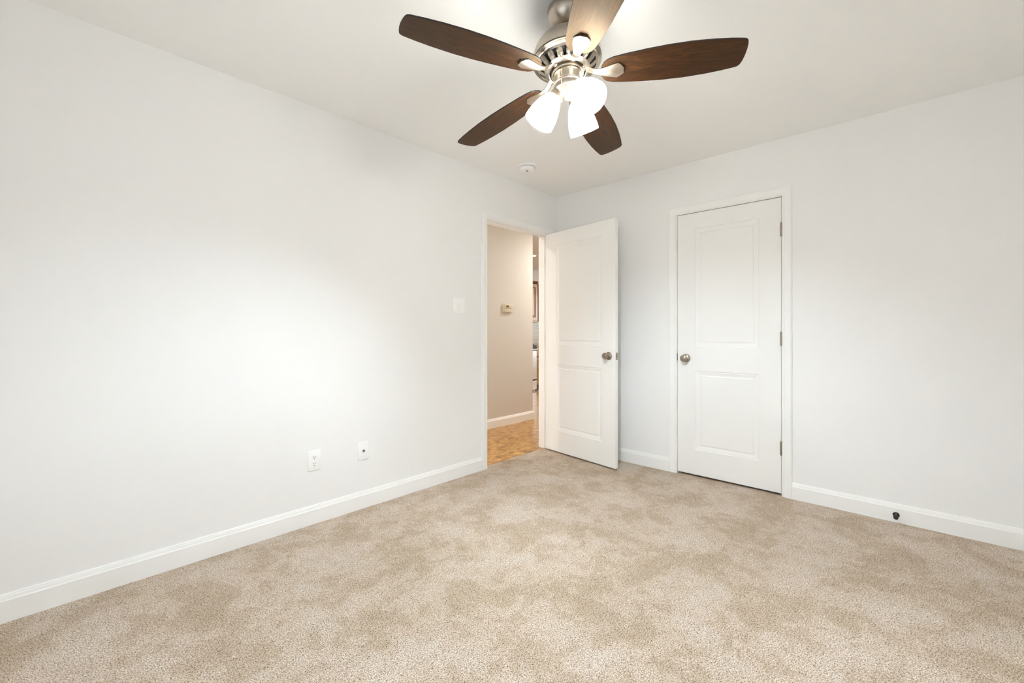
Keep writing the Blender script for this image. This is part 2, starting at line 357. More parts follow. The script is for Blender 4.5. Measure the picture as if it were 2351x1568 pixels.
# ------------------------------------------------------------------ panel doors
def door_slab(w, h_, t_, mx, rows):
    """slab in local coords x 0..w, z 0..h, y 0..t with two moulded panels sunk in both faces"""
    bm = bmesh.new()
    prof = [(0.0, 0.0), (0.0025, 0.0035), (0.007, 0.0045), (0.011, 0.0045), (0.030, 0.0095), (0.036, 0.0100), (0.0395, 0.0065), (0.043, 0.0060)]
    for face in (0, 1):
        def V(x, z, d): return bm.verts.new((x, d if face == 0 else t_ - d, z))
        xs = [0, mx, w - mx, w]; zs = [0, rows[0][0], rows[0][1], rows[1][0], rows[1][1], h_]
        for i in range(3):
            for j in range(5):
                xa, xb, za, zb = xs[i], xs[i + 1], zs[j], zs[j + 1]
                if i == 1 and j in (1, 3):
                    rg = [[V(xa + o, za + o, d), V(xb - o, za + o, d), V(xb - o, zb - o, d), V(xa + o, zb - o, d)] for o, d in prof]
                    rg = [[a_ for a_ in r_] for r_ in rg]
                    for r1, r2 in zip(rg, rg[1:]):
                        for k in range(4): bm.faces.new((r1[k], r1[(k + 1) % 4], r2[(k + 1) % 4], r2[k]))
                    bm.faces.new(rg[-1])
                else:
                    bm.faces.new((V(xa, za, 0), V(xb, za, 0), V(xb, zb, 0), V(xa, zb, 0)))
    def q(*p): bm.faces.new([bm.verts.new(v) for v in p])
    zs = [0, rows[0][0], rows[0][1], rows[1][0], rows[1][1], h_]; xs = [0, mx, w - mx, w]
    for za, zb in zip(zs, zs[1:]):
        q((0, 0, za), (0, t_, za), (0, t_, zb), (0, 0, zb)); q((w, 0, za), (w, t_, za), (w, t_, zb), (w, 0, zb))
    for xa, xb in zip(xs, xs[1:]):
        q((xa, 0, 0), (xb, 0, 0), (xb, t_, 0), (xa, t_, 0)); q((xa, 0, h_), (xb, 0, h_), (xb, t_, h_), (xa, t_, h_))
    bmesh.ops.remove_doubles(bm, verts=bm.verts[:], dist=1e-5)
    # soften the outer edges
    es = [e_ for e_ in bm.edges if len(e_.link_faces) == 2 and all(abs(v.co.x) < 1e-4 or abs(v.co.x - w) < 1e-4 or abs(v.co.z) < 1e-4 or abs(v.co.z - h_) < 1e-4 for v in e_.verts)
          and abs(e_.link_faces[0].normal.dot(e_.link_faces[1].normal)) < 0.3]
    bmesh.ops.recalc_face_normals(bm, faces=bm.faces[:])
    es = [e_ for e_ in bm.edges if len(e_.link_faces) == 2 and e_.calc_face_angle(0) > 1.3 and all(min(abs(v.co.x), abs(v.co.x - w), abs(v.co.z), abs(v.co.z - h_)) < 1e-4 for v in e_.verts)]
    bmesh.ops.bevel(bm, geom=es, offset=0.0015, segments=2, profile=0.5, affect='EDGES')
    return bm
KNOB = [(0.0, 0.0), (0.031, 0.0), (0.0325, 0.002), (0.032, 0.005), (0.028, 0.009), (0.020, 0.012), (0.0135, 0.015), (0.012, 0.022), (0.0125, 0.028), (0.017, 0.034), (0.0235, 0.041), (0.0265, 0.049), (0.0262, 0.056), (0.0235, 0.061), (0.0215, 0.0625), (0.020, 0.0615), (0.0, 0.0605)]
KNOB_PLAIN = [(0.0, 0.0), (0.0315, 0.0), (0.033, 0.002), (0.0325, 0.005), (0.0285, 0.009), (0.021, 0.0115), (0.0145, 0.015), (0.0135, 0.020), (0.0145, 0.026), (0.019, 0.032), (0.0245, 0.040), (0.0262, 0.048), (0.0262, 0.056), (0.0245, 0.0605), (0.0215, 0.0625), (0.0, 0.0635)]
def knob(parent, x, z, y, sgn, m, hole, prof=KNOB):
    bm = bmesh.new(); lathe(bm, [(r_, sgn * z_) for r_, z_ in prof], 'Y', 40, (x, y, z))
    o = link('door_knob', bm, m, parent, smooth=40)
    if hole:
        bm = bmesh.new(); lathe(bm, [(0.0, sgn * 0.060), (0.0045, sgn * 0.060), (0.0045, sgn * 0.0625), (0.0, sgn * 0.0625)], 'Y', 20, (x, y, z)); link('lock_button', bm, M['dark'], o)
def hinge(parent, x, y, z, m, r_=0.0062, leaf=None, leaf_mat=None):
    bm = bmesh.new(); hh = 0.0445
    prof = [(0.0, -hh - 0.004), (r_ * 0.55, -hh - 0.004), (r_ * 0.9, -hh - 0.001), (r_ * 0.9, -hh)]
    for i in range(5):
        a_, b_ = -hh + i * 2 * hh / 5, -hh + (i + 1) * 2 * hh / 5
        prof += [(r_ * 0.86, a_ + 0.0002), (r_, a_ + 0.0008), (r_, b_ - 0.0008), (r_ * 0.86, b_ - 0.0002)]
    prof += [(r_ * 0.9, hh), (r_ * 0.9, hh + 0.001), (r_ * 0.55, hh + 0.004), (0.0, hh + 0.004)]
    lathe(bm, prof, 'Z', 20, (x, y, z))
    if leaf: box(bm, *leaf, z - hh, z + hh)
    return link('hinge', bm, m, parent, smooth=30)

# open bedroom door: local x runs from the latch edge (0) to the hinge edge (w); pin at (3.290, 2.578)
w, h_ = 0.8105, 2.029
d1 = empty('door_1', (3.290, 2.577, 0.014), math.radians(82.0))
tag(d1, 'open white two-panel bedroom door swung into the room from the doorway', 'door', kind='structure')
slab = link('door_panel', door_slab(w, h_, 0.035, 0.136, ((0.196, 0.806), (0.990, 1.910))), M['door'], d1)
slab.location = (-0.003 - w, 0.008, 0)
kx, kz = -0.003 - w + 0.066, 0.910
knob(d1, kx, kz, 0.008 + 0.035, 1, M['nickel_dark'], True); knob(d1, kx, kz, 0.008, -1, M['nickel_dark'], False, KNOB_PLAIN)
link('latch_plate', B(-0.0045 - w, -0.0025 - w, 0.014, 0.037, kz - 0.029, kz + 0.029, bev=0.0006), M['nickel_dark'], d1)
bm = bmesh.new(); box(bm, -0.012 - w, -0.004 - w, 0.019, 0.032, kz - 0.009, kz + 0.009, 0.002); link('latch_bolt', bm, M['nickel'], d1)
for zz in (0.24, 1.035, 1.800): hinge(d1, 0.0, 0.0, zz, M['nickel_dark'], leaf=(-0.0030, -0.0015, 0.002, 0.040))
# closed closet door (flush with the room side of the wall)
d2 = empty('door_2', (XB, CY0, 0.016)); tag(d2, 'closed white two-panel closet door with a round nickel knob', 'door', kind='structure')
d2.rotation_euler = (0, 0, -PI / 2)
# local x -> -Y ; local y -> +X.   slab spans local x from -(w) to 0
w2 = CY1 - CY0 - 0.006
slab = link('door_panel', door_slab(w2, 2.0265, 0.035, 0.135, ((0.195, 0.806), (0.989, 1.907))), M['door'], d2)
slab.location = (-w2 - 0.003, 0.003, 0)
knob(d2, -(1.323 - CY0), 0.900, 0.003, -1, M['nickel_dark'], False, KNOB_PLAIN)
for zz in (0.310, 1.058, 1.806): hinge(d2, -0.0012, -0.0045, zz, M['nickel_dark'], r_=0.0068)

# ------------------------------------------------------------------ door stop on the baseboard
ds = empty('door_stop', (XB - 0.0145, 0.086, 0.046)); tag(ds, 'small black door stop screwed to the baseboard right of the closet', 'door stop')
bm = bmesh.new(); lathe(bm, [(0, 0), (0.0155, 0), (0.0155, -0.003), (0.013, -0.006), (0.006, -0.008), (0, -0.008)], 'X', 28); link('mounting_base', bm, M['bronze'], ds, smooth=35)
bm = bmesh.new(); lathe(bm, [(0.0052, -0.006), (0.0052, -0.046)], 'X', 16); link('stem', bm, M['nickel_dark'], ds, smooth=35)
bm = bmesh.new(); lathe(bm, [(0, -0.044), (0.010, -0.044), (0.0115, -0.048), (0.0115, -0.057), (0.009, -0.061), (0, -0.062)], 'X', 24); link('rubber_tip', bm, M['rubber'], ds, smooth=35)

# ------------------------------------------------------------------ plates on the left wall
def plate(root, wd, ht, bev=0.004, th=0.0060, name='cover_plate'):
    bm = bmesh.new(); vs = []
    for o, d in ((0, 0), (0.0, 0.002), (bev * .5, th - 0.0008), (bev, th)):
        vs.append([bm.verts.new((sx_ * (wd / 2 - o), -d, sz_ * (ht / 2 - o))) for sx_, sz_ in ((-1, -1), (1, -1), (1, 1), (-1, 1))])
    for r1, r2 in zip(vs, vs[1:]):
        for k in range(4): bm.faces.new((r1[k], r1[(k + 1) % 4], r2[(k + 1) % 4], r2[k]))
    bm.faces.new(vs[-1]); bm.faces.new(vs[0])
    return link(name, bm, M['plastic'], root, smooth=50)
def screw(root, x, z, y=-0.0055):
    bm = bmesh.new(); lathe(bm, [(0, 0.0), (0.0032, 0.0), (0.0028, -0.001), (0, -0.0012)], 'Y', 16, (x, y, z)); return link('screw', bm, M['plastic'], root)
# outlet
o = empty('power_outlet', (1.0725, YL, 0.3675)); tag(o, 'white duplex power outlet low on the left wall, left of the cable jack', 'outlet'); plate(o, 0.073, 0.118)
for zc in (0.0195, -0.0195):
    bm = bmesh.new(); seg = 32; ring = []
    for i in range(seg):
        a_ = 2 * PI * i / seg; ring.append((0.0172 * math.cos(a_), max(-0.0135, min(0.0135, 0.0172 * math.sin(a_)))))
    r1 = [bm.verts.new((x, -0.005, zc + z)) for x, z in ring]; r2 = [bm.verts.new((x, -0.0068, zc + z)) for x, z in ring]; r3 = [bm.verts.new((x * .95, -0.0072, zc + z * .95)) for x, z in ring]
    for a_, b_ in ((r1, r2), (r2, r3)):
        for i in range(seg): bm.faces.new((a_[i], a_[(i + 1) % seg], b_[(i + 1) % seg], b_[i]))
    bm.faces.new(r3); s_ = link('socket', bm, M['plastic'], o)
    for xx, hh in ((-0.0064, 0.0045), (0.0064, 0.0037)): link('slot', B(xx - 0.0013, xx + 0.0013, -0.0074, -0.0070, zc + 0.0045 - hh, zc + 0.0045 + hh), M['slot'], s_)
    bm = bmesh.new(); lathe(bm, [(0, -0.0070), (0.0026, -0.0070), (0.0026, -0.0075), (0, -0.0075)], 'Y', 16, (0, 0, zc - 0.0075)); link('ground_hole', bm, M['dark'], s_)
screw(o, 0, 0)
# cable jack
o = empty('cable_jack', (1.3828, YL, 0.3642)); tag(o, 'white cable jack plate with one centre connector, right of the power outlet', 'wall jack'); plate(o, 0.073, 0.118)
bm = bmesh.new(); lathe(bm, [(0.0078, -0.0055), (0.0078, -0.0075), (0.0048, -0.0078), (0.0048, -0.0150), (0.0035, -0.0150), (0.0035, -0.0110), (0, -0.0110)], 'Y', 12); link('coax_connector', bm, M['nickel_dark'], o, smooth=30)
bm = bmesh.new(); lathe(bm, [(0, -0.0111), (0.0030, -0.0111), (0.0030, -0.0114), (0, -0.0114)], 'Y', 12); link('connector_hole', bm, M['dark'], o)
screw(o, 0, 0.0415); screw(o, 0, -0.0415)
# double rocker switch
o = empty('light_switch', (2.1725, YL, 1.3235)); tag(o, 'white double rocker light switch beside the doorway', 'light switch'); plate(o, 0.119, 0.117)
for xc, tilt in ((-0.0232, 1), (0.0232, 1)):
    bm = bmesh.new(); box(bm, xc - 0.0172, xc + 0.0172, -0.0068, -0.004, -0.034, 0.034, 0.0006); fr = link('switch_frame', bm, M['plastic'], o)
    bm = bmesh.new()
    prof = [(-0.031, -0.0062), (-0.031, -0.0130), (0.0, -0.0092), (0.031, -0.0070), (0.031, -0.0062)]
    r1 = [bm.verts.new((xc - 0.0148, y, z)) for z, y in prof]; r2 = [bm.verts.new((xc + 0.0148, y, z)) for z, y in prof]
    for i in range(5): bm.faces.new((r1[i], r1[(i + 1) % 5], r2[(i + 1) % 5], r2[i]))
    bm.faces.new(r1); bm.faces.new(r2); link('rocker', bm, M['plastic'], o)
for xx in (-0.0232, 0.0232):
    for zz in (0.0485, -0.0485): screw(o, xx, zz)

# ------------------------------------------------------------------ smoke detector
o = empty('smoke_detector', (2.614, 2.264, H)); tag(o, 'round white smoke detector on the ceiling behind the fan', 'smoke detector')
bm = bmesh.new(); lathe(bm, [(0, 0), (0.071, 0), (0.071, -0.006), (0.068, -0.009), (0.052, -0.009), (0.052, -0.013), (0, -0.013)]); link('mounting_base', bm, M['plastic'], o, smooth=30)
bm = bmesh.new(); lathe(bm, [(0, -0.011), (0.052, -0.011), (0.052, -0.017), (0, -0.017)]); link('vent_slot', bm, M['dark'], o)
bm = bmesh.new(); lathe(bm, [(0, -0.015), (0.0555, -0.015), (0.0575, -0.018), (0.0565, -0.028), (0.0500, -0.038), (0.030, -0.042), (0.016, -0.0425), (0.0155, -0.041), (0, -0.041)]); link('detector_cover', bm, M['plastic'], o, smooth=30)
bm = bmesh.new(); lathe(bm, [(0, -0.0405), (0.0085, -0.0405), (0.0085, -0.0435), (0, -0.0435)], 'Z', 20, (-0.010, -0.006, 0)); link('test_button', bm, M['dark'], o)

# ------------------------------------------------------------------ ceiling fan
FX, FY, ZB = 1.4327, 1.0264, 2.140            # blade plane crosses the axis here
fan = empty('ceiling_fan', (FX, FY, ZB)); tag(fan, 'five-blade ceiling fan with dark walnut blades, nickel motor and three lit glass shades', 'ceiling fan')
TILT = Matrix.Rotation(math.atan(0.1069), 4, Vector((math.sin(math.radians(241.06)), -math.cos(math.radians(241.06)), 0)))
CAN = Vector((0.010, 0.018, 0))
ZC = H - ZB
def fl(name, bm, m, smooth=None, tilt=True, parent=None):
    if tilt: bmesh.ops.transform(bm, matrix=TILT, verts=bm.verts[:])
    return link(name, bm, m, parent or fan, smooth)
bm = bmesh.new(); lathe(bm, [(0.0, ZC), (0.068, ZC), (0.073, ZC - 0.006), (0.0755, ZC - 0.018), (0.074, ZC - 0.034), (0.067, ZC - 0.052), (0.053, ZC - 0.068), (0.037, ZC - 0.077), (0.031, ZC - 0.078), (0.0285, ZC - 0.074), (0.0285, ZC - 0.03), (0.0, ZC - 0.03)], 'Z', 64, CAN)
link('canopy', bm, M['nickel'], fan, smooth=40)
bm = bmesh.new(); lathe(bm, [(0.0, ZC - 0.050), (0.018, ZC - 0.052), (0.027, ZC - 0.060), (0.0275, ZC - 0.068), (0.020, ZC - 0.078), (0.0, ZC - 0.079)], 'Z', 32, CAN); link('hanger_ball', bm, M['black'], fan, smooth=60)
bm = bmesh.new(); tube(bm, [(CAN.x, CAN.y, ZC - 0.06), (0.0086, 0.0155, 0.165)], 0.0130, 24); link('downrod', bm, M['nickel'], fan, smooth=40)
# motor housing
bm = bmesh.new(); lathe(bm, [(0.0, 0.202), (0.018, 0.202), (0.022, 0.198), (0.034, 0.194), (0.060, 0.186), (0.085, 0.173), (0.108, 0.154), (0.125, 0.130), (0.135, 0.105), (0.1385, 0.080), (0.1385, 0.0755), (0.0, 0.0755)], 'Z', 96)
fl('motor_housing', bm, M['nickel'], 40)
bm = bmesh.new(); lathe(bm, [(a_, b_ + 0.006) for a_, b_ in [(0.134, 0.0705), (0.134, 0.068), (0.137, 0.067), (0.1375, 0.0635), (0.134, 0.062), (0.1335, 0.060), (0.131, 0.0590), (0.129, 0.0575), (0.1255, 0.0565), (0.1225, 0.0560)]], 'Z', 96, cap=False)
# slotted cone: ring strip with openings
R0, Z0_, R1, Z1_ = 0.1225, 0.0620, 0.079, 0.0265
ns_ = 18
def conept(r_, a_, off=0.0):
    t_ = (R0 - r_) / (R0 - R1); zz = Z0_ + (Z1_ - Z0_) * t_ - 0.004 * math.sin(PI * t_)
    return Vector((r_ * math.cos(a_), r_ * math.sin(a_), zz + off))
for i in range(ns_):
    a0_, a3 = 2 * PI * i / ns_, 2 * PI * (i + 1) / ns_; dl = (a3 - a0_)
    def strip(ra, rb, fa0, fb0, fa1, fb1):
        bm.faces.new([bm.verts.new(conept(ra, a0_ + dl * fa0)), bm.verts.new(conept(ra, a0_ + dl * fb0)), bm.verts.new(conept(rb, a0_ + dl * fb1)), bm.verts.new(conept(rb, a0_ + dl * fa1))])
    for fa, fb in ((0, .5), (.5, 1)):
        strip(0.1225, 0.1165, fa, fb, fa, fb); strip(0.092, 0.0855, fa, fb, fa, fb); strip(0.0855, 0.079, fa, fb, fa, fb)
    for (ra, ha), (rb, hb) in zip([(0.1165, .215), (0.104, .19), (0.092, .15)], [(0.104, .19), (0.092, .15)]):
        strip(ra, rb, 0, .5 - ha, 0, .5 - hb); strip(ra, rb, .5 + ha, 1, .5 + hb, 1)
    # slot walls
    for s_ in (-1, 1):
        q = [conept(0.1165, a0_ + dl * (.5 + s_ * .215)), conept(0.092, a0_ + dl * (.5 + s_ * .15)), conept(0.092, a0_ + dl * (.5 + s_ * .15), .008), conept(0.1165, a0_ + dl * (.5 + s_ * .215), .008)]
        bm.faces.new([bm.verts.new(v) for v in q])
lathe(bm, [(0.079, 0.0265), (0.076, 0.0235), (0.073, 0.0245), (0.071, 0.030), (0.071, 0.043)], 'Z', 96, cap=False)
bmesh.ops.remove_doubles(bm, verts=bm.verts[:], dist=2e-4)
fl('vent_ring', bm, M['nickel'], 35)
bm = bmesh.new(); lathe(bm, [(0.0, 0.074), (0.130, 0.074), (0.115, 0.068), (0.090, 0.053), (0.072, 0.044), (0.0, 0.044)], 'Z', 64); fl('motor_core', bm, M['dark'], 40)
bm = bmesh.new(); lathe(bm, [(0.0, 0.045), (0.063, 0.045), (0.0650, 0.042), (0.0650, 0.018), (0.0635, 0.0155), (0.0600, 0.0155), (0.0600, 0.020), (0.0, 0.020)], 'Z', 72); fl('flywheel', bm, M['nickel'], 30)
bm = bmesh.new(); lathe(bm, [(0.0, 0.025), (0.0575, 0.025), (0.0575, -0.0205), (0.0560, -0.023), (0.0, -0.023)], 'Z', 72); fl('switch_housing', bm, M['nickel'], 30)
for aa in (math.radians(200), math.radians(228)):
    bm = bmesh.new(); lathe(bm, [(0, 0.0), (0.0035, 0.0), (0.003, 0.0015), (0, 0.002)], 'X', 12, (0.0573, 0, 0.006), None); bmesh.ops.rotate(bm, verts=bm.verts[:], cent=(0, 0, 0), matrix=Matrix.Rotation(aa, 3, 'Z')); fl('screw', bm, M['nickel_dark'], 30)
bm = bmesh.new(); lathe(bm, [(a_, b_ - 0.008) for a_, b_ in [(0.0, -0.014), (0.0585, -0.014), (0.0600, -0.017), (0.0595, -0.021), (0.0565, -0.024), (0.0565, -0.034), (0.0540, -0.041), (0.0530, -0.0425), (0.0495, -0.0445), (0.0455, -0.052), (0.0385, -0.0595), (0.0375, -0.062), (0.0340, -0.0635), (0.0200, -0.0665), (0.0, -0.0675)]], 'Z', 72); fl('light_kit_housing', bm, M['nickel'], 30)
# blades: length along local +x, pitched about x
def hw(r_):
    pts_ = [(0.138, 0.030), (0.143, 0.040), (0.154, 0.050), (0.178, 0.0585), (0.22, 0.0650), (0.30, 0.0735), (0.38, 0.0790), (0.46, 0.0800), (0.54, 0.0755), (0.60, 0.0690), (0.640, 0.0625), (0.650, 0.0605), (0.655, 0.0575)]
    for (a_, wa), (b_, wb) in zip(pts_, pts_[1:]):
        if a_ <= r_ <= b_: return wa + (wb - wa) * (r_ - a_) / (b_ - a_)
    return pts_[-1][1]
T0 = math.radians(-56.79)
def blade_mesh():
    bm = bmesh.new(); th = 0.0055
    rs = [0.138, 0.140, 0.143, 0.148, 0.154, 0.165, 0.178, 0.20, 0.22, 0.26, 0.30, 0.34, 0.38, 0.42, 0.46, 0.50, 0.54, 0.57, 0.60, 0.62, 0.640, 0.650, 0.655]
    low = [(r_, -hw(r_)) for r_ in rs]; up = [(r_, hw(r_)) for r_ in reversed(rs)]
    tipc = [(0.655 + 0.013 * math.cos(t_) , 0.0575 * math.sin(t_)) for t_ in [(-PI / 2) + PI * i / 10 for i in range(1, 10)]]
    root = [(0.138 - 0.006 * math.cos(t_), -0.030 * math.sin(t_) * -1) for t_ in [(PI / 2) - PI * i / 6 for i in range(1, 6)]]
    out = low + tipc + up + root
    rg = []
    for z_, s_ in ((-th / 2, 0.0), (-th / 2 + .001, 0.001), (th / 2 - .001, 0.001), (th / 2, 0.0)):
        ring = []
        for x, y in out:
            cx_, cy_ = 0.40, 0.0
            k_ = 1.0 if s_ else 0.994
            ring.append(bm.verts.new((cx_ + (x - cx_) * (1 if s_ else 0.9985), y * (1 if s_ else 0.985), z_)))
        rg.append(ring)
    n_ = len(out)
    for gi, (r1, r2) in enumerate(zip(rg, rg[1:])):
        for i in range(n_): f = bm.faces.new((r1[i], r1[(i + 1) % n_], r2[(i + 1) % n_], r2[i])); f.material_index = 1
    bm.faces.new(rg[0]); bm.faces.new(rg[-1])
    me = bpy.data.meshes.new('blade'); bmesh.ops.recalc_face_normals(bm, faces=bm.faces[:]); bm.to_mesh(me); bm.free()
    me.materials.append(M['walnut']); me.materials.append(M['edge']); return me
def iron_mesh():
    bm = bmesh.new()
    # stations: (radius, half width, z, ridge)
    st = [(0.060, 0.0150, 0.024, .001), (0.072, 0.0140, 0.022, .003), (0.086, 0.0130, 0.014, .004), (0.100, 0.0125, 0.004, .004), (0.114, 0.0130, -0.003, .0045), (0.130, 0.0155, -0.0065, .005),
          (0.148, 0.0200, -0.0075, .0055), (0.166, 0.0260, -0.0075, .006), (0.184, 0.0310, -0.0075, .006), (0.196, 0.0330, -0.0070, .0055)]
    rings = []
    for r_, w_, z_, rd in st:
        tb = 0.004
        rings.append([(r_, -w_, z_), (r_, -w_ * .40, z_ - rd), (r_, w_ * .40, z_ - rd), (r_, w_, z_), (r_, w_, z_ + tb), (r_, -w_, z_ + tb)])
    w_ = 0.0285
    rings.append([(0.204, -w_, -0.0065), (0.219, -w_ * .44, -0.0115), (0.219, w_ * .44, -0.0115), (0.204, w_, -0.0065), (0.204, w_, -0.003), (0.204, -w_, -0.003)])
    vr = [[bm.verts.new(p) for p in r_] for r_ in rings]
    for r1, r2 in zip(vr, vr[1:]):
        for i in range(6): bm.faces.new((r1[i], r1[(i + 1) % 6], r2[(i + 1) % 6], r2[i]))
    bm.faces.new(vr[0]); e_ = vr[-1]
    c1 = bm.verts.new((0.219, 0.0285 * .44, -0.0035)); c0 = bm.verts.new((0.219, -0.0285 * .44, -0.0035))
    bm.faces.new((e_[0], e_[1], c0, e_[5])); bm.faces.new((e_[1], e_[2], c1, c0)); bm.faces.new((e_[2], e_[3], e_[4], c1)); bm.faces.new((e_[5], c0, c1, e_[4]))
    me = bpy.data.meshes.new('blade_iron'); bmesh.ops.recalc_face_normals(bm, faces=bm.faces[:]); bm.to_mesh(me); bm.free()
    me.materials.append(M['nickel'])
    for p in me.polygons: p.use_smooth = True
    me.set_sharp_from_angle(angle=math.radians(24))
    return me
bme, ime = blade_mesh(), iron_mesh()
PITCH = math.radians(-10.45)
for k in range(5):
    Rz = TILT @ Matrix.Translation((0, 0, 0.015)) @ Matrix.Rotation(T0 + k * 2 * PI / 5, 4, 'Z') @ Matrix.Rotation(math.radians(0.95), 4, 'Y') @ Matrix.Rotation(PITCH, 4, 'X')
    b_ = bpy.data.objects.new('blade', bme); C.objects.link(b_); b_.parent = fan; b_.matrix_local = Rz
    i_ = bpy.data.objects.new('blade_iron', ime); C.objects.link(i_); i_.parent = b_
# lamp arms, sockets, glass shades and bulbs
SH = [(0.0255, 0.0), (0.0300, 0.004), (0.0365, 0.015), (0.0430, 0.030), (0.0490, 0.048), (0.0545, 0.068), (0.0585, 0.090), (0.0605, 0.110), (0.0610, 0.126)]
def shade(phi, rm, zm, beta, ln=0.96):
    """phi: world angle; mouth centre at radius rm, height zm (local); beta tilt from straight down"""
    d = Vector((math.sin(beta) * math.cos(phi), math.sin(beta) * math.sin(phi), -math.cos(beta)))
    mouth = Vector((rm * math.cos(phi), rm * math.sin(phi), zm)); neck = mouth - d * 0.126 * ln
    q = Vector((0, 0, 1)).rotation_difference(d).to_matrix().to_4x4()
    Mx = Matrix.Translation(neck) @ q
    bm = bmesh.new()
    prof = [(r_, z_ * ln) for r_, z_ in SH] + [(r_ - 0.003, z_ * ln) for r_, z_ in reversed(SH[1:])] + [(0.0, 0.004)]
    lathe(bm, [(0.0, 0.0)] + prof, 'Z', 48, mat4=Mx, cap=False)
    s_ = link('lamp_shade', bm, M['glow'], fan, smooth=50)
    bm = bmesh.new(); lathe(bm, [(0.0, 0.006), (0.012, 0.008), (0.014, 0.020), (0.020, 0.032), (0.0225, 0.043), (0.019, 0.055), (0.009, 0.063), (0.0, 0.064)], 'Z', 24, mat4=Mx)
    link('bulb', bm, M['bulb'], s_, smooth=60)
    bm = bmesh.new(); lathe(bm, [(0.0, -0.036), (0.013, -0.036), (0.0175, -0.033), (0.0195, -0.022), (0.0225, -0.006), (0.0285, 0.002), (0.0285, 0.006), (0.0, 0.006)], 'Z', 36, mat4=Mx)
    a_ = link('lamp_arm', bm, M['nickel'], fan, smooth=40)
    back = neck - d * 0.03; hub = Vector((0.045 * math.cos(phi), 0.045 * math.sin(phi), -0.030))
    bm = bmesh.new(); tube(bm, [hub, (hub + back) / 2 + Vector((0, 0, -0.003)), back], 0.0085, 16); link('arm_tube', bm, M['nickel'], a_, smooth=60)
RIGHT = math.radians(42.94) - PI / 2
shade(RIGHT + math.radians(178), 0.117, 0.843 + CAM_H - ZB, math.radians(31))
shade(RIGHT + math.radians(50), 0.131, 0.847 + CAM_H - ZB, math.radians(33))
shade(RIGHT + math.radians(-58), 0.144, 0.875 + CAM_H - ZB, math.radians(47))
# beaded pull chains
def chain(px_off, dp, z_top, z_bot):
    """px_off: metres to the right of the axis as seen from the camera; dp metres nearer"""
    r_ = Vector((math.cos(RIGHT), math.sin(RIGHT), 0)); f_ = Vector((math.cos(math.radians(42.94)), math.sin(math.radians(42.94)), 0))
    p = r_ * px_off - f_ * dp; bm = bmesh.new(); z_ = z_top
    while z_ > z_bot:
        bmesh.ops.create_icosphere(bm, subdivisions=1, radius=0.0017, matrix=Matrix.Translation((p.x, p.y, z_))); z_ -= 0.0040
    tube(bm, [(p.x, p.y, z_top), (p.x, p.y, z_bot)], 0.0005, 6)
    lathe(bm, [(0, 0), (0.0026, -0.002), (0.0032, -0.010), (0.0026, -0.018), (0, -0.020)], 'Z', 12, (p.x, p.y, z_bot))
    link('pull_chain', bm, M['chain'], fan, smooth=60)
chain(-0.031, 0.050, 0.010, -0.100); chain(0.0085, 0.030, -0.064, -0.205)

# ------------------------------------------------------------------ hall and kitchen beyond the doorway
HY = 3.640                     # far hall wall
FZ = -0.008
KW, KC = 5.99, 5.34            # kitchen wall and base-cabinet front
tag(link('floor_hall', B(0.5, 10.5, 2.60, 6.3, FZ - 0.04, FZ), M['vinyl']), 'brown slate-look vinyl floor beyond the doorway', 'floor', kind='structure')
tag(link('ceiling_hall', B(0.5, 10.5, YL + T, 6.3, H, H + 0.1), M['ceil']), 'white hall and kitchen ceiling beyond the doorway', 'ceiling', kind='structure')
wall('wall_hall', [(0.5, 4.306, HY, HY + T, -0.05, H)], 'beige hall wall with the thermostat seen through the doorway', M['beige'])
wall('wall_hall_end', [(0.4, 0.5, YL + T, 6.3, -0.05, H)], 'beige wall closing the far left end of the hall', M['beige'])
wall('wall_hall_side', [(XB + T, 10.5, YL + T - 0.15, YL + T, -0.05, H)], 'beige wall on the near side of the hall, out of sight', M['beige'])
wall('wall_kitchen', [(0.5, 10.5, KW + 0.001, KW + 0.1, -0.05, H)], 'tan kitchen wall above the cabinets', M['beige'])
wall('wall_kitchen_end', [(10.4, 10.5, YL + T, KW, -0.05, H)], 'tan far end wall of the kitchen, out of sight', M['beige'])
baseboard('baseboard_hall', (0.5, HY), (4.306, HY), (0, -1), 'white baseboard under the beige hall wall', (0, -1), zb=FZ)
baseboard('baseboard_hall_end', (4.306, HY), (4.306, HY + T), (1, 0), 'white baseboard wrapping the end of the beige hall wall', (-1, 0), zb=FZ)
# thermostat
o = empty('thermostat', (3.815, HY, 1.405)); tag(o, 'small cream thermostat on the beige hall wall', 'thermostat')
link('thermostat_base', B(-0.080, 0.080, -0.020, 0, -0.0525, 0.0525, bev=0.008, seg=3), M['cream'], o, smooth=40)
link('thermostat_cover', B(-0.062, 0.079, -0.030, -0.018, -0.004, 0.050, bev=0.003), M['cream'], o, smooth=40)
fp = link('flip_panel', B(-0.062, 0.079, -0.028, -0.018, -0.048, -0.007, bev=0.003), M['cream'], o, smooth=40)
link('lcd_display', B(-0.037, 0.010, -0.0306, -0.0298, 0.012, 0.034), M['lcd'], o)
for i, (xa, xb) in enumerate(((0.014, 0.022),)):
    link('indicator_mark', B(xa, xb, -0.0306, -0.0298, 0.014, 0.020), M['lcd'], o); link('indicator_mark', B(xa, xb, -0.0306, -0.0298, 0.027, 0.032), M['lcd'], o)
link('button', B(0.040, 0.066, -0.0325, -0.029, 0.017, 0.024, bev=0.001), M['cream'], o)
link('button', B(0.034, 0.056, -0.0300, -0.0275, -0.034, -0.018, bev=0.001), M['cream'], fp)
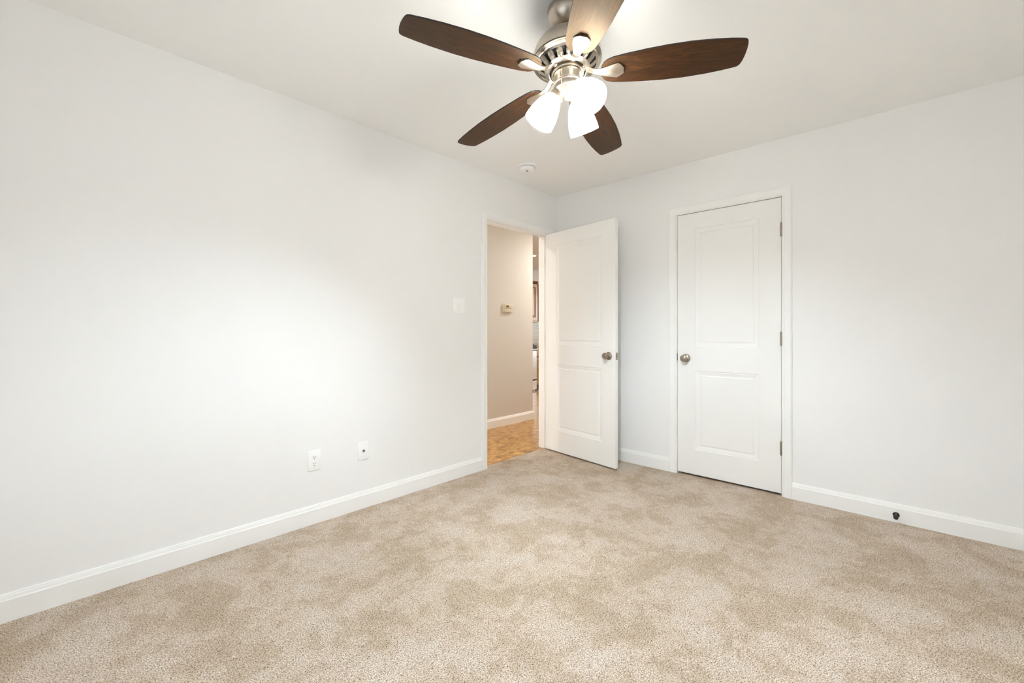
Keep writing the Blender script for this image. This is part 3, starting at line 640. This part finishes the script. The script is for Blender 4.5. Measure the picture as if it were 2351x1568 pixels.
# recessed ceiling lights: the first is glimpsed, the other three are added out of view
def can(x, y, label, power):
    o = empty('recessed_light', (x, y, H)); tag(o, label, 'recessed light', 'recessed kitchen ceiling lights')
    bm = bmesh.new(); lathe(bm, [(0.062, -0.001), (0.064, -0.006), (0.088, -0.004), (0.090, 0.0)], 'Z', 40, cap=False); link('trim_ring', bm, M['plastic'], o, smooth=40)
    bm = bmesh.new(); lathe(bm, [(0.0, -0.002), (0.062, -0.002)], 'Z', 40, cap=False); link('lamp_lens', bm, M['can'], o)
    l = bpy.data.lights.new('recessed_lamp', 'AREA'); l.shape = 'DISK'; l.size = 0.12; l.energy = power; l.color = (1, 0.96, 0.90)
    lo = bpy.data.objects.new('recessed_lamp', l); C.objects.link(lo); lo.location = (x, y, H - 0.012)
can(5.745, 4.868, 'recessed ceiling light glimpsed at the edge of the hall wall', 7)
can(4.95, 3.02, 'added ceiling light brightening the hall wall, hidden behind the open door', 17)  # unseen lamp added to light the hall wall from the right
can(1.25, 3.17, 'added ceiling light brightening the open door and hall wall, out of sight', 18)  # unseen lamp added to lift the open door and left hall wall
can(7.6, 4.7, 'added kitchen ceiling light hidden behind the door jamb', 4)  # unseen lamp added to light the kitchen
# upper cabinet
xU = 6.55; yU = 5.64
def slabdoor(root, xa, xb, za, zb, y, name='cabinet_door'):
    """raised-panel wooden door facing -Y"""
    bm = bmesh.new(); fw = 0.058
    rg = []
    for o_, d_ in ((0, 0), (0, 0.018), (0.004, 0.020), (fw - 0.006, 0.020)):
        rg.append([(xa + o_, y - d_, za + o_), (xb - o_, y - d_, za + o_), (xb - o_, y - d_, zb - o_), (xa + o_, y - d_, zb - o_)])
    vr = [[bm.verts.new(p) for p in r_] for r_ in rg]
    for r1, r2 in zip(vr, vr[1:]):
        for i in range(4): bm.faces.new((r1[i], r1[(i + 1) % 4], r2[(i + 1) % 4], r2[i]))
    bm.faces.new(vr[0]); o = link(name, bm, M['maple'], root)
    bm = bmesh.new(); rg = []
    for o_, d_ in ((fw - 0.006, 0.020), (fw, 0.010), (fw + 0.012, 0.010)):
        rg.append([(xa + o_, y - d_, za + o_), (xb - o_, y - d_, za + o_), (xb - o_, y - d_, zb - o_), (xa + o_, y - d_, zb - o_)])
    vr = [[bm.verts.new(p) for p in r_] for r_ in rg]
    for r1, r2 in zip(vr, vr[1:]):
        for i in range(4): bm.faces.new((r1[i], r1[(i + 1) % 4], r2[(i + 1) % 4], r2[i]))
    link('dark_groove', bm, M['maple_dark'], o)  # ring around the panel in the darker maple tone
    bm = bmesh.new(); rg = []
    for o_, d_ in ((fw + 0.012, 0.010), (fw + 0.035, 0.017)):
        rg.append([(xa + o_, y - d_, za + o_), (xb - o_, y - d_, za + o_), (xb - o_, y - d_, zb - o_), (xa + o_, y - d_, zb - o_)])
    vr = [[bm.verts.new(p) for p in r_] for r_ in rg]
    for i in range(4): bm.faces.new((vr[0][i], vr[0][(i + 1) % 4], vr[1][(i + 1) % 4], vr[1][i]))
    bm.faces.new(vr[1]); link('raised_panel', bm, M['maple'], o)
    return o
def upper(x0_, x1_, label):
    o = empty('upper_cabinet', (0, 0, 0)); tag(o, label, 'kitchen cabinet', 'kitchen wall cabinets')
    link('cabinet_body', B(x0_, x1_, yU, KW, 1.335, 2.10), M['maple'], o)
    bm = bmesh.new(); sweep(bm, [(0, 0), (0.012, 0.0), (0.045, 0.045), (0.045, 0.055), (0, 0.055)], [((x0_, yU, 2.085), (0, -1, 0), (0, 0, 1)), ((x1_, yU, 2.085), (0, -1, 0), (0, 0, 1))]); link('crown_moulding', bm, M['maple_dark'], o)
    slabdoor(o, x0_ + 0.012, x1_ - 0.012, 1.355, 2.072, yU)
    link('light_rail', B(x0_, x1_, yU - 0.012, yU + 0.01, 1.325, 1.345), M['maple'], o)
    return o
# seen through the slit between hall wall and door jamb: door stile of one unit, dark strip before the next
upper(6.40, 6.800, 'honey maple wall cabinet glimpsed through the doorway slit')
u2 = upper(6.860, 7.22, 'honey maple wall cabinet mostly hidden behind the door jamb')
link('dark_strip', B(6.801, 6.859, yU + 0.006, KW, 1.335, 2.10), M['maple_dark'], u2)  # strip in the darker maple tone between the two units
o = empty('base_cabinet', (0, 0, 0)); tag(o, 'brown maple base cabinet under the granite counter', 'kitchen cabinet')
xr = 6.375
link('cabinet_body', B(xr, 7.2, KC, KW, 0.095, 0.835), M['maple'], o)
link('toe_kick', B(xr, 7.2, KC + 0.06, KC + 0.10, FZ, 0.095), M['maple_dark'], o)
dr = link('drawer', B(xr + 0.012, xr + 0.40, KC - 0.02, KC, 0.655, 0.80, bev=0.004), M['maple'], o)
link('drawer_gap', B(xr + 0.005, xr + 0.41, KC - 0.004, KC - 0.001, 0.625, 0.652), M['maple_dark'], o)
slabdoor(o, xr + 0.012, xr + 0.40, 0.115, 0.615, KC)
tag(link('countertop', B(xr + 0.005, 7.2, KC - 0.025, KW, 0.835, 0.868, bev=0.004), M['granite']), 'speckled tan granite countertop on the base cabinet', 'countertop')
tag(link('backsplash', B(5.4, 7.3, KW - 0.012, KW, 0.868, 1.318), M['granite']), 'speckled tan granite backsplash between counter and wall cabinets', 'backsplash')
# range
o = empty('kitchen_range', (0, 0, 0)); tag(o, 'stainless steel kitchen range with black cooktop left of the base cabinet', 'range')
rx0, rx1, ry = xr - 0.76, xr - 0.001, KC - 0.055
link('range_body', B(rx0, rx1, ry + 0.03, KW - 0.02, 0.02, 0.765), M['steel'], o)
link('range_foot', B(rx1 - 0.04, rx1 - 0.01, ry + 0.05, ry + 0.08, FZ, 0.02), M['steel'], o)
link('cooktop', B(rx0, rx1, ry + 0.0, KW - 0.02, 0.765, 0.865, bev=0.004), M['black'], o)
for k in range(2):
    bm = bmesh.new(); tube(bm, [(rx1 - 0.30 + 0.22 * k, ry + 0.06, 0.875), (rx1 - 0.02 - 0.02 * k, ry + 0.06, 0.875)], 0.006, 8); link('burner_grate', bm, M['black'], o)
link('oven_door', B(rx0 + 0.005, rx1, ry, ry + 0.03, 0.22, 0.755, bev=0.004), M['steel'], o)
bm = bmesh.new(); tube(bm, [(rx0 + 0.05, ry - 0.04, 0.79), (rx1 - 0.03, ry - 0.04, 0.79)], 0.010, 12); link('oven_handle', bm, M['steel'], o, smooth=50)
link('oven_gap', B(rx0 + 0.005, rx1, ry + 0.002, ry + 0.03, 0.195, 0.22), M['black'], o)
link('storage_drawer', B(rx0 + 0.005, rx1, ry, ry + 0.03, 0.03, 0.195, bev=0.004), M['steel'], o)
